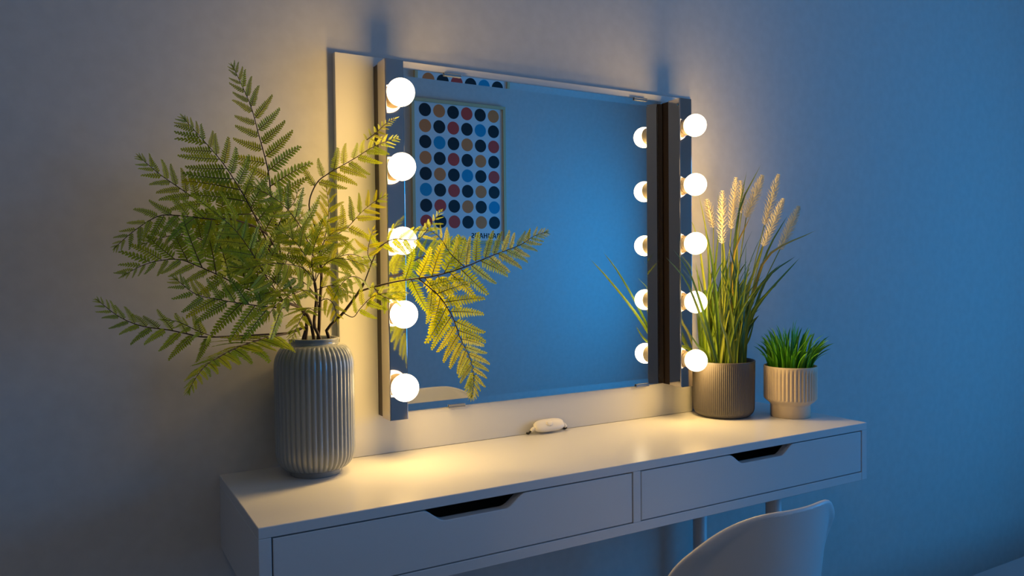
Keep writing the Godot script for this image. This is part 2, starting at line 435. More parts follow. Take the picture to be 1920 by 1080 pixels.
# ---------------------------------------------------------------- the setting
func build_room() -> void:
	var t := 0.12
	structure("wall_back", box_mesh(Vector3(WALL_LEFT_X - t, -t, -t), Vector3(WALL_RIGHT_X + t, ROOM_H + t, 0), 0.0005), M.wall, "grey painted wall behind the mirror and desk")
	structure("wall_front", box_mesh(Vector3(WALL_LEFT_X - t, -t, WALL_FRONT_Z), Vector3(WALL_RIGHT_X + t, ROOM_H + t, WALL_FRONT_Z + t), 0.0005), M.wall, "grey painted wall with the dot poster, seen in the mirror")
	structure("wall_left", box_mesh(Vector3(WALL_LEFT_X - t, -t, 0), Vector3(WALL_LEFT_X, ROOM_H + t, WALL_FRONT_Z), 0.0005), M.wall, "grey painted side wall left of the fern")
	var wz0 := 0.80
	var wz1 := 2.00
	var wy0 := 0.62
	var wy1 := 1.70
	var x0 := WALL_RIGHT_X
	var x1 := WALL_RIGHT_X + t
	structure("wall_right", boxes([
		[Vector3(x0, -t, 0), Vector3(x1, wy0, WALL_FRONT_Z)],
		[Vector3(x0, wy1, 0), Vector3(x1, ROOM_H + t, WALL_FRONT_Z)],
		[Vector3(x0, wy0, 0), Vector3(x1, wy1, wz0)],
		[Vector3(x0, wy0, wz1), Vector3(x1, wy1, WALL_FRONT_Z)]], 0.0005), M.wall, "grey painted side wall with the added window")
	structure("floor", box_mesh(Vector3(WALL_LEFT_X, -t, 0), Vector3(WALL_RIGHT_X, 0, WALL_FRONT_Z), 0.0005), M.floor, "brown wooden floor under the desk and chair")
	structure("ceiling", box_mesh(Vector3(WALL_LEFT_X, ROOM_H, 0), Vector3(WALL_RIGHT_X, ROOM_H + t, WALL_FRONT_Z), 0.0005), M.ceiling, "white ceiling over the room")
	var win := Node3D.new()  # added window, out of view: a guessed source for the blue light
	win.name = "window_1"
	add_child(win)
	win.set_meta("kind", "structure")
	win.set_meta("label", "added unseen white framed window letting in blue light")
	win.set_meta("category", "window")
	var f := 0.05
	obj("added_window_frame", boxes([
		[Vector3(x0 + 0.02, wy0, wz0), Vector3(x0 + 0.08, wy0 + f, wz1)],
		[Vector3(x0 + 0.02, wy1 - f, wz0), Vector3(x0 + 0.08, wy1, wz1)],
		[Vector3(x0 + 0.02, wy0 + f, wz0), Vector3(x0 + 0.08, wy1 - f, wz0 + f)],
		[Vector3(x0 + 0.02, wy0 + f, wz1 - f), Vector3(x0 + 0.08, wy1 - f, wz1)],
		[Vector3(x0 + 0.02, wy0 + f, (wz0 + wz1) / 2 - f / 2), Vector3(x0 + 0.08, wy1 - f, (wz0 + wz1) / 2 + f / 2)]], 0.004), M.white_frame, win)
	for k in 2:
		var za := wz0 + f if k == 0 else (wz0 + wz1) / 2 + f / 2
		var zb := (wz0 + wz1) / 2 - f / 2 if k == 0 else wz1 - f
		obj("pane", box_mesh(Vector3(x0 + 0.045, wy0 + f, za), Vector3(x0 + 0.051, wy1 - f, zb), 0.0005), M.glass, win)

# ---------------------------------------------------------------- desk
func drawer_front(x0: float, x1: float) -> PackedVector2Array:
	var y0 := -0.0972
	var y1 := -0.0165
	var c := (x0 + x1) * 0.5
	var p := PackedVector2Array([Vector2(x0, y0), Vector2(x1, y0), Vector2(x1, y1)])
	var half_top := 0.083
	var half_bot := 0.048
	var dep := 0.0185
	var n := 12
	for i in n + 1: # right flank of the grip cut-out, then the left one
		var t := float(i) / n
		var e := t * t * (3 - 2 * t)
		p.append(Vector2(c + lerpf(half_top, half_bot, t), y1 - dep * e))
	for i in n + 1:
		var t := 1.0 - float(i) / n
		var e := t * t * (3 - 2 * t)
		p.append(Vector2(c - lerpf(half_top, half_bot, t), y1 - dep * e))
	p.append(Vector2(x0, y1))
	return p

func build_desk() -> void:
	var d := thing("desk", "shallow white two-drawer desk along the wall under the mirror", "desk", Vector3(0, DT, 0))
	var w := 1.19
	var z := 0.29
	obj("top_panel", box_mesh(Vector3(0, -0.0145, 0.0), Vector3(w, 0, z), 0.0008), M.desk, d)
	obj("side_panel", box_mesh(Vector3(0, -0.115, 0.0), Vector3(0.016, -0.0147, z), 0.0007), M.desk, d)
	obj("side_panel", box_mesh(Vector3(w - 0.016, -0.115, 0.0), Vector3(w, -0.0147, z), 0.0007), M.desk, d)
	obj("bottom_panel", box_mesh(Vector3(0.0162, -0.115, 0.0), Vector3(w - 0.0162, -0.0988, z), 0.0007), M.desk, d)
	obj("divider", box_mesh(Vector3(0.5906, -0.0986, 0.0), Vector3(0.6064, -0.0147, z), 0.0007), M.desk, d)
	obj("back_panel", box_mesh(Vector3(0.0162, -0.0986, 0.004), Vector3(w - 0.0162, -0.0147, 0.009), 0.0005), M.desk, d)
	for k in 2:
		var x0 := 0.0180 if k == 0 else 0.6082
		var x1 := 0.5888 if k == 0 else 1.1722
		var fr := obj("drawer", extrude(drawer_front(x0, x1), z - 0.0165, z - 0.0005, 0.0009), M.desk, d)
		obj("drawer_box", boxes([
			[Vector3(x0 + 0.012, -0.094, 0.014), Vector3(x1 - 0.012, -0.089, z - 0.017)],
			[Vector3(x0 + 0.012, -0.089, 0.014), Vector3(x0 + 0.022, -0.042, z - 0.017)],
			[Vector3(x1 - 0.022, -0.089, 0.014), Vector3(x1 - 0.012, -0.042, z - 0.017)],
			[Vector3(x0 + 0.022, -0.089, 0.014), Vector3(x1 - 0.022, -0.042, 0.024)]], 0.0005), M.desk, fr)
	for x in [0.22, 0.97]:
		for zz in [0.045, 0.245]:
			obj("leg", lathe([[0, 0], [0.011, 0], [0.0135, 0.002], [0.0148, 0.10], [0.0148, DT - 0.1152], [0, DT - 0.1152]], 24), M.leg, d, Vector3(x, -DT, zz))

# ---------------------------------------------------------------- mirror, panel, light bars
func build_mirror() -> void:
	var p := thing("back_panel", "large white board on the wall behind the mirror and lights", "panel", Vector3(0.5865, DT, 0.0))
	obj("board", box_mesh(Vector3(-0.3945, 0.0005, 0.0005), Vector3(0.3945, 0.6810, 0.0125), 0.0006), M.panel, p)
	var m := thing("mirror", "large frameless mirror with a narrow bright border between the two bulb bars", "mirror", Vector3(0.594, DT, 0.0))
	var x0 := 0.2935 - 0.594
	var x1 := 0.8945 - 0.594
	var y0 := 0.0705
	var y1 := 0.6665
	var zf := 0.0165
	var bw := 0.0125
	var up := bw * tan(deg_to_rad(2.75))
	# glass slab sides and back
	obj("backing", box_mesh(Vector3(x0, y0, 0.0126), Vector3(x1, y1, zf - 0.0008), 0.0004), M.mirror_edge, m)
	var st := begin()
	quad(st, Vector3(x0 + bw, y0 + bw, zf), Vector3(x1 - bw, y0 + bw, zf), Vector3(x1 - bw, y1 - bw, zf), Vector3(x0 + bw, y1 - bw, zf))
	obj("mirror_glass", done(st), M.mirror, m)
	# the bevel bends the view inward, so its strips lean towards the middle
	var o := [Vector3(x0, y0, zf + up), Vector3(x1, y0, zf + up), Vector3(x1, y1, zf + up), Vector3(x0, y1, zf + up)]
	var i_ := [Vector3(x0 + bw, y0 + bw, zf), Vector3(x1 - bw, y0 + bw, zf), Vector3(x1 - bw, y1 - bw, zf), Vector3(x0 + bw, y1 - bw, zf)]
	for k in 4:
		var q := (k + 1) % 4
		var s2 := begin()
		quad(s2, o[k], o[q], i_[q], i_[k])
		var nz := Vector3(0, 0, zf - 0.0008)
		quad(s2, Vector3(o[k].x, o[k].y, nz.z), Vector3(o[q].x, o[q].y, nz.z), o[q], o[k])
		obj("bevel", done(s2), M.mirror, m)
	for c in [[0.405, 1], [0.835, 1], [0.405, 0], [0.835, 0]]:
		var cx: float = c[0] - 0.594
		var s3 := begin()
		if c[1] == 1:
			add_box(s3, Vector3(cx - 0.017, y1 + 0.0003, 0.0127), Vector3(cx + 0.017, y1 + 0.0028, 0.0205), 0.0005)
			add_box(s3, Vector3(cx - 0.017, y1 - 0.004, 0.0182), Vector3(cx + 0.017, y1 + 0.0003, 0.0205), 0.0005)
		else:
			add_box(s3, Vector3(cx - 0.017, y0 - 0.0028, 0.0127), Vector3(cx + 0.017, y0 - 0.0003, 0.0205), 0.0005)
			add_box(s3, Vector3(cx - 0.017, y0 - 0.0003, 0.0182), Vector3(cx + 0.017, y0 + 0.004, 0.0205), 0.0005)
		obj("clip", done(s3), M.clip, m)

func build_bar(cx: float, label: String) -> void:
	var b := thing("light_bar", label, "light", Vector3(cx, DT + 0.068, 0.0127), "chrome bulb bars beside the mirror")
	var hw := 0.0165
	var ln := 0.597
	var zf := 0.070 - 0.0127
	obj("housing", box_mesh(Vector3(-hw + 0.0008, 0.001, 0.0), Vector3(hw - 0.0008, ln - 0.001, 0.0222), 0.0008), M.housing, b)
	# chrome cover with rounded long edges
	var st := begin()
	st.set_smooth_group(0)
	var ring := []
	var r := 0.0022
	ring.append(Vector2(-hw, 0.0224))
	for i in 7:
		var a := PI - PI / 2 * i / 6
		ring.append(Vector2(-hw + r + cos(a) * r, zf - r + sin(a) * r))
	for i in 7:
		var a := PI / 2 - PI / 2 * i / 6
		ring.append(Vector2(hw - r + cos(a) * r, zf - r + sin(a) * r))
	ring.append(Vector2(hw, 0.0224))
	for i in ring.size() - 1:
		var p: Vector2 = ring[i]
		var q: Vector2 = ring[i + 1]
		var flat := i == 0 or i == 7 or i == ring.size() - 2
		st.set_smooth_group(1 if not flat else -1)
		quad(st, Vector3(p.x, 0, p.y), Vector3(q.x, 0, q.y), Vector3(q.x, ln, q.y), Vector3(p.x, ln, p.y))
	st.set_smooth_group(-1)
	quad(st, Vector3(-hw, 0, 0.0224), Vector3(-hw, ln, 0.0224), Vector3(hw, ln, 0.0224), Vector3(hw, 0, 0.0224))
	for e in 2:
		var y := 0.0 if e == 0 else ln
		for i in range(1, ring.size() - 1):
			var A := Vector3(ring[0].x, y, ring[0].y)
			var B := Vector3(ring[i].x, y, ring[i].y)
			var C := Vector3(ring[i + 1].x, y, ring[i + 1].y)
			if e == 0:
				tri(st, A, C, B)
			else:
				tri(st, A, B, C)
	obj("chrome_cover", done(st), M.chrome, b)
	var collar := lathe([[0.0, 0.0], [0.0150, 0.0], [0.0158, 0.0015], [0.0164, 0.0060], [0.0184, 0.0115], [0.0187, 0.0122], [0.0178, 0.0122], [0.0, 0.0100]], 36)
	var prof := [[0.0, 0.0125], [0.0165, 0.0125]]
	for i in 17: # globe of radius 22.5 mm on a short neck
		var a := lerpf(-0.64, PI / 2, i / 16.0)
		prof.append([cos(a) * 0.0228 if i < 16 else 0.0, 0.0265 + sin(a) * 0.0228])
	var globe := lathe(prof, 36)
	for i in 5:
		var y := 0.1255 + 0.1200 * i - 0.068
		var c := obj("bulb_base", collar, M.socket, b, Vector3(0, y, zf))
		c.rotation.x = PI / 2
		var g := obj("bulb", globe, M.bulb, b, Vector3(0, y, zf + 0.0004))
		g.rotation.x = PI / 2
		var l := OmniLight3D.new()
		l.name = "bulb_light"
		l.light_color = BULB_COLOR
		l.light_energy = BULB_ENERGY
		l.light_size = 0.0225
		l.omni_range = 8.0
		l.omni_attenuation = 2.0
		l.shadow_enabled = true
		b.add_child(l, true)
		l.position = Vector3(0, y, zf + 0.0265)

# ---------------------------------------------------------------- vase and pots
func build_vase() -> void:
	var v := thing("vase", "tall ribbed grey-blue ceramic vase holding the fern", "vase", Vector3(0.134, DT, 0.068))
	var prof := []
	prof.append_array([[0.0, 0.0], [0.0385, 0.0], [0.0400, 0.0015], [0.0400, 0.0065], [0.0412, 0.0085]])
	for i in 10: # belly up to the straight wall
		var a := PI / 2 * (i + 1) / 10.0
		prof.append([0.0412 + 0.0203 * sin(a), 0.0090 + 0.0300 * (1.0 - cos(a))])
	for i in 8:
		prof.append([0.0615, 0.039 + (0.168 - 0.039) * (i + 1) / 8.0])
	for i in 12: # shoulder
		var a := PI / 2 * (i + 1) / 12.0
		prof.append([0.0395 + 0.0220 * cos(a), 0.168 + 0.0355 * sin(a)])
	var outer := prof.size()
	prof.append_array([[0.0385, 0.2045], [0.0383, 0.2085], [0.0392, 0.2105], [0.0392, 0.2125], [0.0380, 0.2135], [0.0360, 0.2125], [0.0350, 0.205], [0.0370, 0.198], [0.0560, 0.165], [0.0560, 0.03], [0.0360, 0.008], [0.0, 0.0075]])
	obj("body", lathe(prof, 44 * 8, 44, 0.0028, 0.009, 0.2035, 0.006, outer), M.vase, v)

func build_dark_pot() -> Node3D:
	var v := thing("plant_pot", "dark grey finely ribbed pot holding the tall grass with plumes", "pot", Vector3(1.010, DT, 0.076))
	var prof := [[0.0, 0.0], [0.045, 0.0], [0.048, 0.0008]]
	for i in 9:
		var a := PI / 2 * (i + 1) / 9.0
		prof.append([0.048 + 0.0160 * sin(a), 0.0008 + 0.019 * (1.0 - cos(a))])
	for i in 6:
		prof.append([0.064 + 0.0012 * (i + 1) / 6.0, 0.0198 + 0.094 * (i + 1) / 6.0])
	var outer := prof.size()
	prof.append_array([[0.0654, 0.1150], [0.0656, 0.1175], [0.0648, 0.1185], [0.0635, 0.1180], [0.0620, 0.112], [0.0600, 0.02], [0.0, 0.018]])
	obj("body", lathe(prof, 100 * 6, 100, 0.0013, 0.008, 0.1135, 0.006, outer), M.dark_pot, v)
	obj("filler", lathe([[0.0, 0.096], [0.0595, 0.096], [0.0600, 0.1005], [0.03, 0.104], [0.0, 0.105]], 40), M.filler, v)
	return v

func build_cream_pot() -> Node3D:
	var v := thing("plant_pot", "small cream ribbed pot on a narrow foot holding short grass", "pot", Vector3(1.119, DT, 0.160))
	var prof := [[0.0, 0.0], [0.0390, 0.0], [0.0405, 0.0012], [0.0405, 0.024], [0.0415, 0.027], [0.0450, 0.0305], [0.0500, 0.0345], [0.0530, 0.0375], [0.0538, 0.0395]]
	for i in 8:
		prof.append([0.0540, 0.0410 + 0.062 * i / 7.0])
	var outer := prof.size()
	prof.append_array([[0.0541, 0.1055], [0.0538, 0.1070], [0.0525, 0.1075], [0.0512, 0.1065], [0.0505, 0.10], [0.0495, 0.045], [0.036, 0.03], [0.0, 0.03]])
	obj("body", lathe(prof, 42 * 8, 42, 0.0026, 0.0368, 0.1032, 0.0026, outer), M.cream_pot, v)
	obj("filler", lathe([[0.0, 0.085], [0.0495, 0.085], [0.0500, 0.091], [0.025, 0.095], [0.0, 0.096]], 40), M.filler, v)
	return v

# ---------------------------------------------------------------- fern
func leaflet_mesh(n: int, width: float, sag: float, lobe_seed: int) -> ArrayMesh:
	# a pinna of length 1 along y, face towards +z: toothed lobes on both sides of a midrib
	var r := RandomNumberGenerator.new()
	r.seed = lobe_seed
	var st := begin()
	var axis := func(y: float) -> Vector3:
		return Vector3(0.05 * sin(y * 2.2), y, -sag * y * y)
	for i in n:
		var y := 0.035 + 0.945 * i / n
		var pitch := 0.945 / n
		var w := width * pow(maxf(1.0 - y, 0.0), 0.62) * (0.72 + 0.28 * minf(1.0, y / 0.18)) + 0.012
		for s in [-1.0, 1.0]:
			var yy: float = y + (0.0 if s > 0 else pitch * 0.5)
			var ww: float = w * r.randf_range(0.88, 1.1)
			var lift := r.randf_range(-0.10, 0.20)
			var a: Vector3 = axis.call(yy)
			var b: Vector3 = axis.call(yy + pitch * 0.78)
			var fw := ww * 0.42
			var m0 := a + Vector3(s * ww * 0.55, fw * 0.42 - pitch * 0.03, ww * (lift * 0.4 + 0.10))
			var m1 := b + Vector3(s * ww * 0.55, fw * 0.55 - pitch * 0.02, ww * (lift * 0.4 - 0.02))
			var tip := (a + b) * 0.5 + Vector3(s * ww, fw, ww * lift)
			if s > 0:
				quad(st, a, m0, m1, b)
				tri(st, m0, tip, m1)
			else:
				quad(st, b, m1, m0, a)
				tri(st, m1, tip, m0)
	# terminal lobe
	var e: Vector3 = axis.call(0.975)
	tri(st, e + Vector3(-0.012, 0, 0), e + Vector3(0.012, 0, 0), e + Vector3(0.006, 0.05, -0.01))
	st.generate_normals()
	var mesh := st.commit()
	var rib := begin()
	var pts := []
	var rad := []
	for i in 6:
		var y := i / 5.0
		pts.append(axis.call(y) + Vector3(0, 0, 0.004))
		rad.append(lerpf(0.011, 0.003, y))
	add_tube(rib, pts, rad, 4)
	rib.generate_normals()
	rib.commit(mesh)
	return mesh

var leaflet_meshes := []

func build_frond(parent: Node3D, f: Array, fresh: int) -> void:
	var ctrl := []
	for p in f[0]:
		ctrl.append(v3(p) - parent.position)
	var s0: float = f[1]
	var len_l: float = f[2]
	var len_r: float = f[3]
	var pitch: float = f[4]
	var nrm := Vector3(f[5][0], f[5][1], f[5][2]).normalized()
	var n := 40
	var pts := smooth_curve(ctrl, n)
	var total := 0.0
	for i in n - 1:
		total += pts[i].distance_to(pts[i + 1])
	var rad := []
	var base_r := clampf(total * 0.006, 0.0008, 0.0017)
	for i in n:
		rad.append(lerpf(base_r, 0.00035, float(i) / (n - 1)))
	var fr := obj("frond", tube_mesh(pts, rad, 5), M.twig, parent)
	var live := total * (1.0 - s0)
	var count := int(live / (pitch * 0.74))
	for k in count + 1:
		for side in [-1.0, 1.0]:
			var t := (k + (0.0 if side < 0 else 0.45)) / (count + 0.6)
			if t >= 0.985:
				continue
			# leaflets crowd together towards the tip
			var tt := 1.0 - pow(1.0 - t, 1.55)
			var s := s0 + (1.0 - s0) * tt
			var x := s * (n - 1)
			var i := mini(int(x), n - 2)
			var pos: Vector3 = pts[i].lerp(pts[i + 1], x - i)
			var tan: Vector3 = (pts[mini(i + 2, n - 1)] - pts[maxi(i - 1, 0)]).normalized()
			var right := tan.cross(nrm).normalized()
			var face := right.cross(tan).normalized()
			var full := (len_l if side < 0 else len_r) * 1.2
			var size := full * (0.07 + 0.93 * pow(1.0 - tt, 0.68)) * (0.80 + 0.20 * smoothstep(0.0, 0.22, tt)) * rng.randf_range(0.9, 1.08)
			var ang := deg_to_rad(lerpf(66.0, 30.0, pow(tt, 1.2)) + rng.randf_range(-5, 5))
			var dir: Vector3 = (tan * cos(ang) + right * side * sin(ang)).normalized()
			dir = (dir + face * rng.randf_range(-0.16, 0.12) + Vector3.DOWN * 0.06).normalized()
			add_leaflet(fr, pos, dir, face, size, fresh, tt > 0.78)
	var tt2: Vector3 = (pts[n - 1] - pts[n - 4]).normalized()
	var r2 := tt2.cross(nrm).normalized()
	add_leaflet(fr, pts[n - 2], tt2, r2.cross(tt2).normalized(), maxf(0.009, (len_l + len_r) * 0.10), fresh, true)

func add_leaflet(fr: Node3D, pos: Vector3, dir: Vector3, face: Vector3, size: float, fresh: int, small: bool) -> void:
	var x := dir.cross(face).normalized()
	var z := x.cross(dir).normalized()
	var kind := 3 if small else rng.randi_range(0, 2)
	var o := obj("leaflet", leaflet_meshes[kind], null, fr)
	var b := Basis(x, dir, z).rotated(dir, rng.randf_range(-0.28, 0.28))
	var wide := 1.0 if not small else 0.9
	o.transform = Transform3D(Basis(b.x * size * wide * (1.0 if rng.randf() < 0.5 else -1.0), b.y * size, b.z * size), pos)
	o.set_surface_override_material(0, M.leaf[(fresh + rng.randi_range(0, 1)) % 3])
	o.set_surface_override_material(1, M.rib)

func build_fern() -> void:
	leaflet_meshes = [leaflet_mesh(13, 0.185, 0.10, 11), leaflet_mesh(12, 0.195, 0.16, 12), leaflet_mesh(14, 0.175, 0.05, 13), leaflet_mesh(8, 0.19, 0.05, 14)]
	var labels := {
		"a": "tallest fern spray, dark-stemmed, fanning up from the vase away from the mirror",
		"b": "fern spray of broad level fronds halfway up the bunch, away from the mirror",
		"c": "lowest fern spray, reaching past the vase rim and hanging down over its side",
		"d": "yellow-green fern spray arching across the lit bulbs and the mirror",
		"e": "upright fern spray in front of the white board's edge, tip at the chrome bar",
		"f": "short bright fern spray curling forward over the middle of the vase mouth"}
	var offs := {"a": [-0.012, 0.004], "b": [-0.004, 0.016], "c": [-0.018, 0.012], "d": [0.018, 0.014], "e": [0.008, -0.008], "f": [0.004, 0.020]}
	for key in FERN:
		var base := Vector3(0.134, DT + 0.0080, 0.068)
		var s := thing("fern_spray", labels[key], "fern", base, "fern sprays in the ribbed vase")
		var o: Array = offs[key]
		var ctrl := [Vector3(o[0] * 0.6, 0.002, o[1] * 0.6), Vector3(o[0], 0.11, o[1]), Vector3(o[0] * 1.2, 0.195, o[1] * 1.2)]
		for p in FERN[key].stem:
			ctrl.append(v3(p) - base)
		var pts := smooth_curve(ctrl, 30)
		var rad := []
		for i in 30:
			rad.append(lerpf(0.0036, 0.0021, i / 29.0))
		obj("stem", tube_mesh(pts, rad, 8), M.twig, s)
		var k := 0
		for f in FERN[key].fronds:
			build_frond(s, f, k)
			k += 1

# ---------------------------------------------------------------- grasses
func blade_mesh(pts: Array, width: float, up: Vector3, fold := 0.25) -> ArrayMesh:
	# tapering ribbon with a shallow keel
	var st := begin()
	st.set_smooth_group(0)
	var n := pts.size()
	var L := []
	var C := []
	var R := []
	for i in n:
		var t := float(i) / (n - 1)
		var tan: Vector3 = (pts[mini(i + 1, n - 1)] - pts[maxi(i - 1, 0)]).normalized()
		var side := tan.cross(up).normalized()
		var face := side.cross(tan)
		var w := width * 0.5 * (0.75 + 0.25 * minf(1, t * 4)) * pow(maxf(1.0 - t, 0.0), 0.6)
		L.append(pts[i] - side * w)
		R.append(pts[i] + side * w)
		C.append(pts[i] - face * w * fold * 2.0)
	for i in n - 1:
		quad(st, L[i], C[i], C[i + 1], L[i + 1])
		quad(st, C[i], R[i], R[i + 1], C[i + 1])
	return done(st)

func bend(a: Vector3, m: Vector3, b: Vector3, n: int) -> Array:
	# quadratic arc through a, towards b, passing near m
	var c := m * 2.0 - (a + b) * 0.5
	var res := []
	for i in n:
		var t := float(i) / (n - 1)
		res.append(a * (1 - t) * (1 - t) + c * 2 * t * (1 - t) + b * t * t)
	return res

func plume_mesh(a: Vector3, b: Vector3) -> ArrayMesh:
	var st := begin()
	var f := frame_of(b - a)
	var ln := a.distance_to(b)
	add_tube(st, [a, a.lerp(b, 0.5), b], [0.0016, 0.0026, 0.0006], 6)
	st.set_smooth_group(-1)
	var rows := int(ln / 0.0042)
	for i in rows:
		var t := (i + 0.3) / rows
		var w := 0.0132 * pow(sin(PI * clampf(0.16 + t * 0.80, 0.0, 1.0)), 0.7)
		for k in 8:
			var an := TAU * k / 8 + i * 0.4 + rng.randf_range(-0.15, 0.15)
			var out := f.x * cos(an) + f.z * sin(an)
			var sd := f.x * -sin(an) + f.z * cos(an)
			var p := a.lerp(b, t) + out * 0.001
			var tip := p + out * w * rng.randf_range(0.85, 1.15) + f.y * w * 0.62
			var mid := p.lerp(tip, 0.45) + out * w * 0.12
			tri(st, p - sd * 0.0007, mid - sd * 0.0017, mid + sd * 0.0017)
			tri(st, mid - sd * 0.0017, tip, mid + sd * 0.0017)
	return done(st)

func build_tall_grass() -> void:
	var base := Vector3(1.010, DT + 0.1045, 0.076)
	var g := thing("plumed_grass_plant", "tall arching grass with pale bristly plumes in the dark pot", "grass", base)
	var root_at := func() -> Vector3:
		var a := rng.randf() * TAU
		var r := 0.046 * sqrt(rng.randf())
		return Vector3(cos(a) * r, -0.004, sin(a) * r)
	for e in LONG_BLADES:
		var tip := v3(e[1]) - base
		var mid := v3(e[0]) - base
		var r: Vector3 = root_at.call()
		r.x = lerpf(r.x, clampf(mid.x * 0.35, -0.04, 0.04), 0.7)
		r.z = lerpf(r.z, clampf(mid.z, -0.03, 0.045), 0.6)
		var up := Vector3(-0.3, 0.35, 0.9)
		obj("blade", blade_mesh(smooth_curve([r, r.lerp(mid, 0.5) + Vector3(0, 0.012, 0), mid, tip], 12), 0.0098, up), M.blade[3] if e[2] == 1 else M.blade[rng.randi_range(0, 2)], g)
	for i in 130:
		var r: Vector3 = root_at.call()
		var lean := rng.randf_range(-0.55, 0.7)
		var h := rng.randf_range(0.10, 0.31) * (1.0 - 0.35 * absf(lean))
		var out := lean * h * 0.55
		var dz := clampf(rng.randf_range(-0.22, 0.34) * h, -0.035 - r.z * 0.5, 0.12)
		var tip := r + Vector3(out + r.x * 0.4, h, dz)
		if base.x + tip.x < 0.965 and base.z + tip.z < 0.135:
			tip.x = 0.965 - base.x + rng.randf() * 0.03
		var mid := r + Vector3(out * 0.22, h * 0.58, dz * 0.3)
		obj("blade", blade_mesh(bend(r, mid, tip, 9), rng.randf_range(0.0065, 0.0115), Vector3(rng.randf_range(-0.8, 0.5), 0.3, 0.8)), M.blade[[0, 1, 1, 2, 0][rng.randi_range(0, 4)]], g)
	for p in PLUMES:
		var a := v3(p[0]) - base
		var b := v3(p[1]) - base
		var r := Vector3(clampf(a.x * 0.3, -0.03, 0.03), -0.004, clampf(a.z * 0.6, -0.03, 0.03))
		var pl := obj("plume", plume_mesh(a, b), M.plume, g)
		obj("stalk", tube_mesh(smooth_curve([r, r.lerp(a, 0.6) + Vector3(-0.004, 0.01, 0), a], 10), [0.0014, 0.0014, 0.0014, 0.0013, 0.0013, 0.0013, 0.0012, 0.0012, 0.0012, 0.0011], 5), M.blade[2], pl)

func build_short_grass() -> void:
	var base := Vector3(1.119, DT + 0.0955, 0.160)
	var g := thing("short_grass_plant", "short bright green grass tuft in the small cream pot", "grass", base)
	for i in 150:
		var a := rng.randf() * TAU
		var q := sqrt(rng.randf())
		var r := Vector3(cos(a) * 0.043 * q, -0.004, sin(a) * 0.043 * q)
		var h := rng.randf_range(0.062, 0.122) * (1.0 - 0.34 * q)
		var out := Vector3(cos(a), 0, sin(a)) * (0.003 + 0.036 * q * rng.randf_range(0.4, 1.3))
		out += Vector3(rng.randf_range(-0.012, 0.012), 0, rng.randf_range(-0.012, 0.012))
		var tip := r + out + Vector3(0, h, 0)
		var mid := r + out * 0.28 + Vector3(0, h * 0.62, 0)
		obj("blade", blade_mesh(bend(r, mid, tip, 8), rng.randf_range(0.0060, 0.0090), Vector3(rng.randf_range(-0.9, 0.6), 0.3, 0.8)), M.turf[[0, 1, 2, 0, 1][rng.randi_range(0, 4)]], g)

# ---------------------------------------------------------------- small things
func build_switch() -> void:
	var s := thing("cord_switch", "white inline cord switch lying on the desk against the board", "switch", Vector3(0.5985, DT, 0.0245))
	var st := begin()
	st.set_smooth_group(0)
	# rounded lozenge body, wide side facing out and up
	var nu := 24
	var rows := []
	for i in nu + 1:
		var u := float(i) / nu * 2.0 - 1.0
		var w := 0.0125 * pow(maxf(1.0 - pow(absf(u), 3.2), 0.0), 0.42)
		var d := 0.0075 * pow(maxf(1.0 - pow(absf(u), 4.0), 0.0), 0.38)
		var row := []
		for k in 28:
			var a := TAU * k / 28
			var ca := cos(a)
			var sa := sin(a)
			row.append(Vector3(u * 0.0345, signf(ca) * pow(absf(ca), 0.75) * w, signf(sa) * pow(absf(sa), 0.6) * d))
		rows.append(row)
	for i in nu:
		for k in 28:
			var j := (k + 1) % 28
			quad(st, rows[i][k], rows[i][j], rows[i + 1][j], rows[i + 1][k])
	var tilt := Basis(Vector3.RIGHT, deg_to_rad(-38.0))
	var at := Vector3(0, 0.0148, 0)
	var body := obj("body", done(st), M.plastic, s)
	body.transform = Transform3D(tilt, at)
	var bt := obj("rocker", lathe([[0.0, 0.0], [0.0052, 0.0], [0.0050, 0.0016], [0.0035, 0.0022], [0.0, 0.0014]], 24), M.plastic, body, Vector3(-0.002, 0, 0.0072))
	bt.rotation.x = PI / 2
	bt.scale = Vector3(1.3, 1, 1)
	for e in [-1.0, 1.0]:
		obj("cord_grip", tube_mesh([Vector3(e * 0.032, 0.013, 0), Vector3(e * 0.037, 0.0105, -0.0005), Vector3(e * 0.040, 0.0075, -0.001)], [0.0042, 0.0036, 0.003], 12), M.plastic, s)
		obj("cord", tube_mesh([Vector3(e * 0.0395, 0.0085, -0.001), Vector3(e * 0.0425, 0.0045, -0.003), Vector3(e * 0.0425, 0.0022, -0.0075), Vector3(e * 0.0425, 0.0020, -0.0115)], [0.0019, 0.0019, 0.0019, 0.0019], 10), M.cord, s)

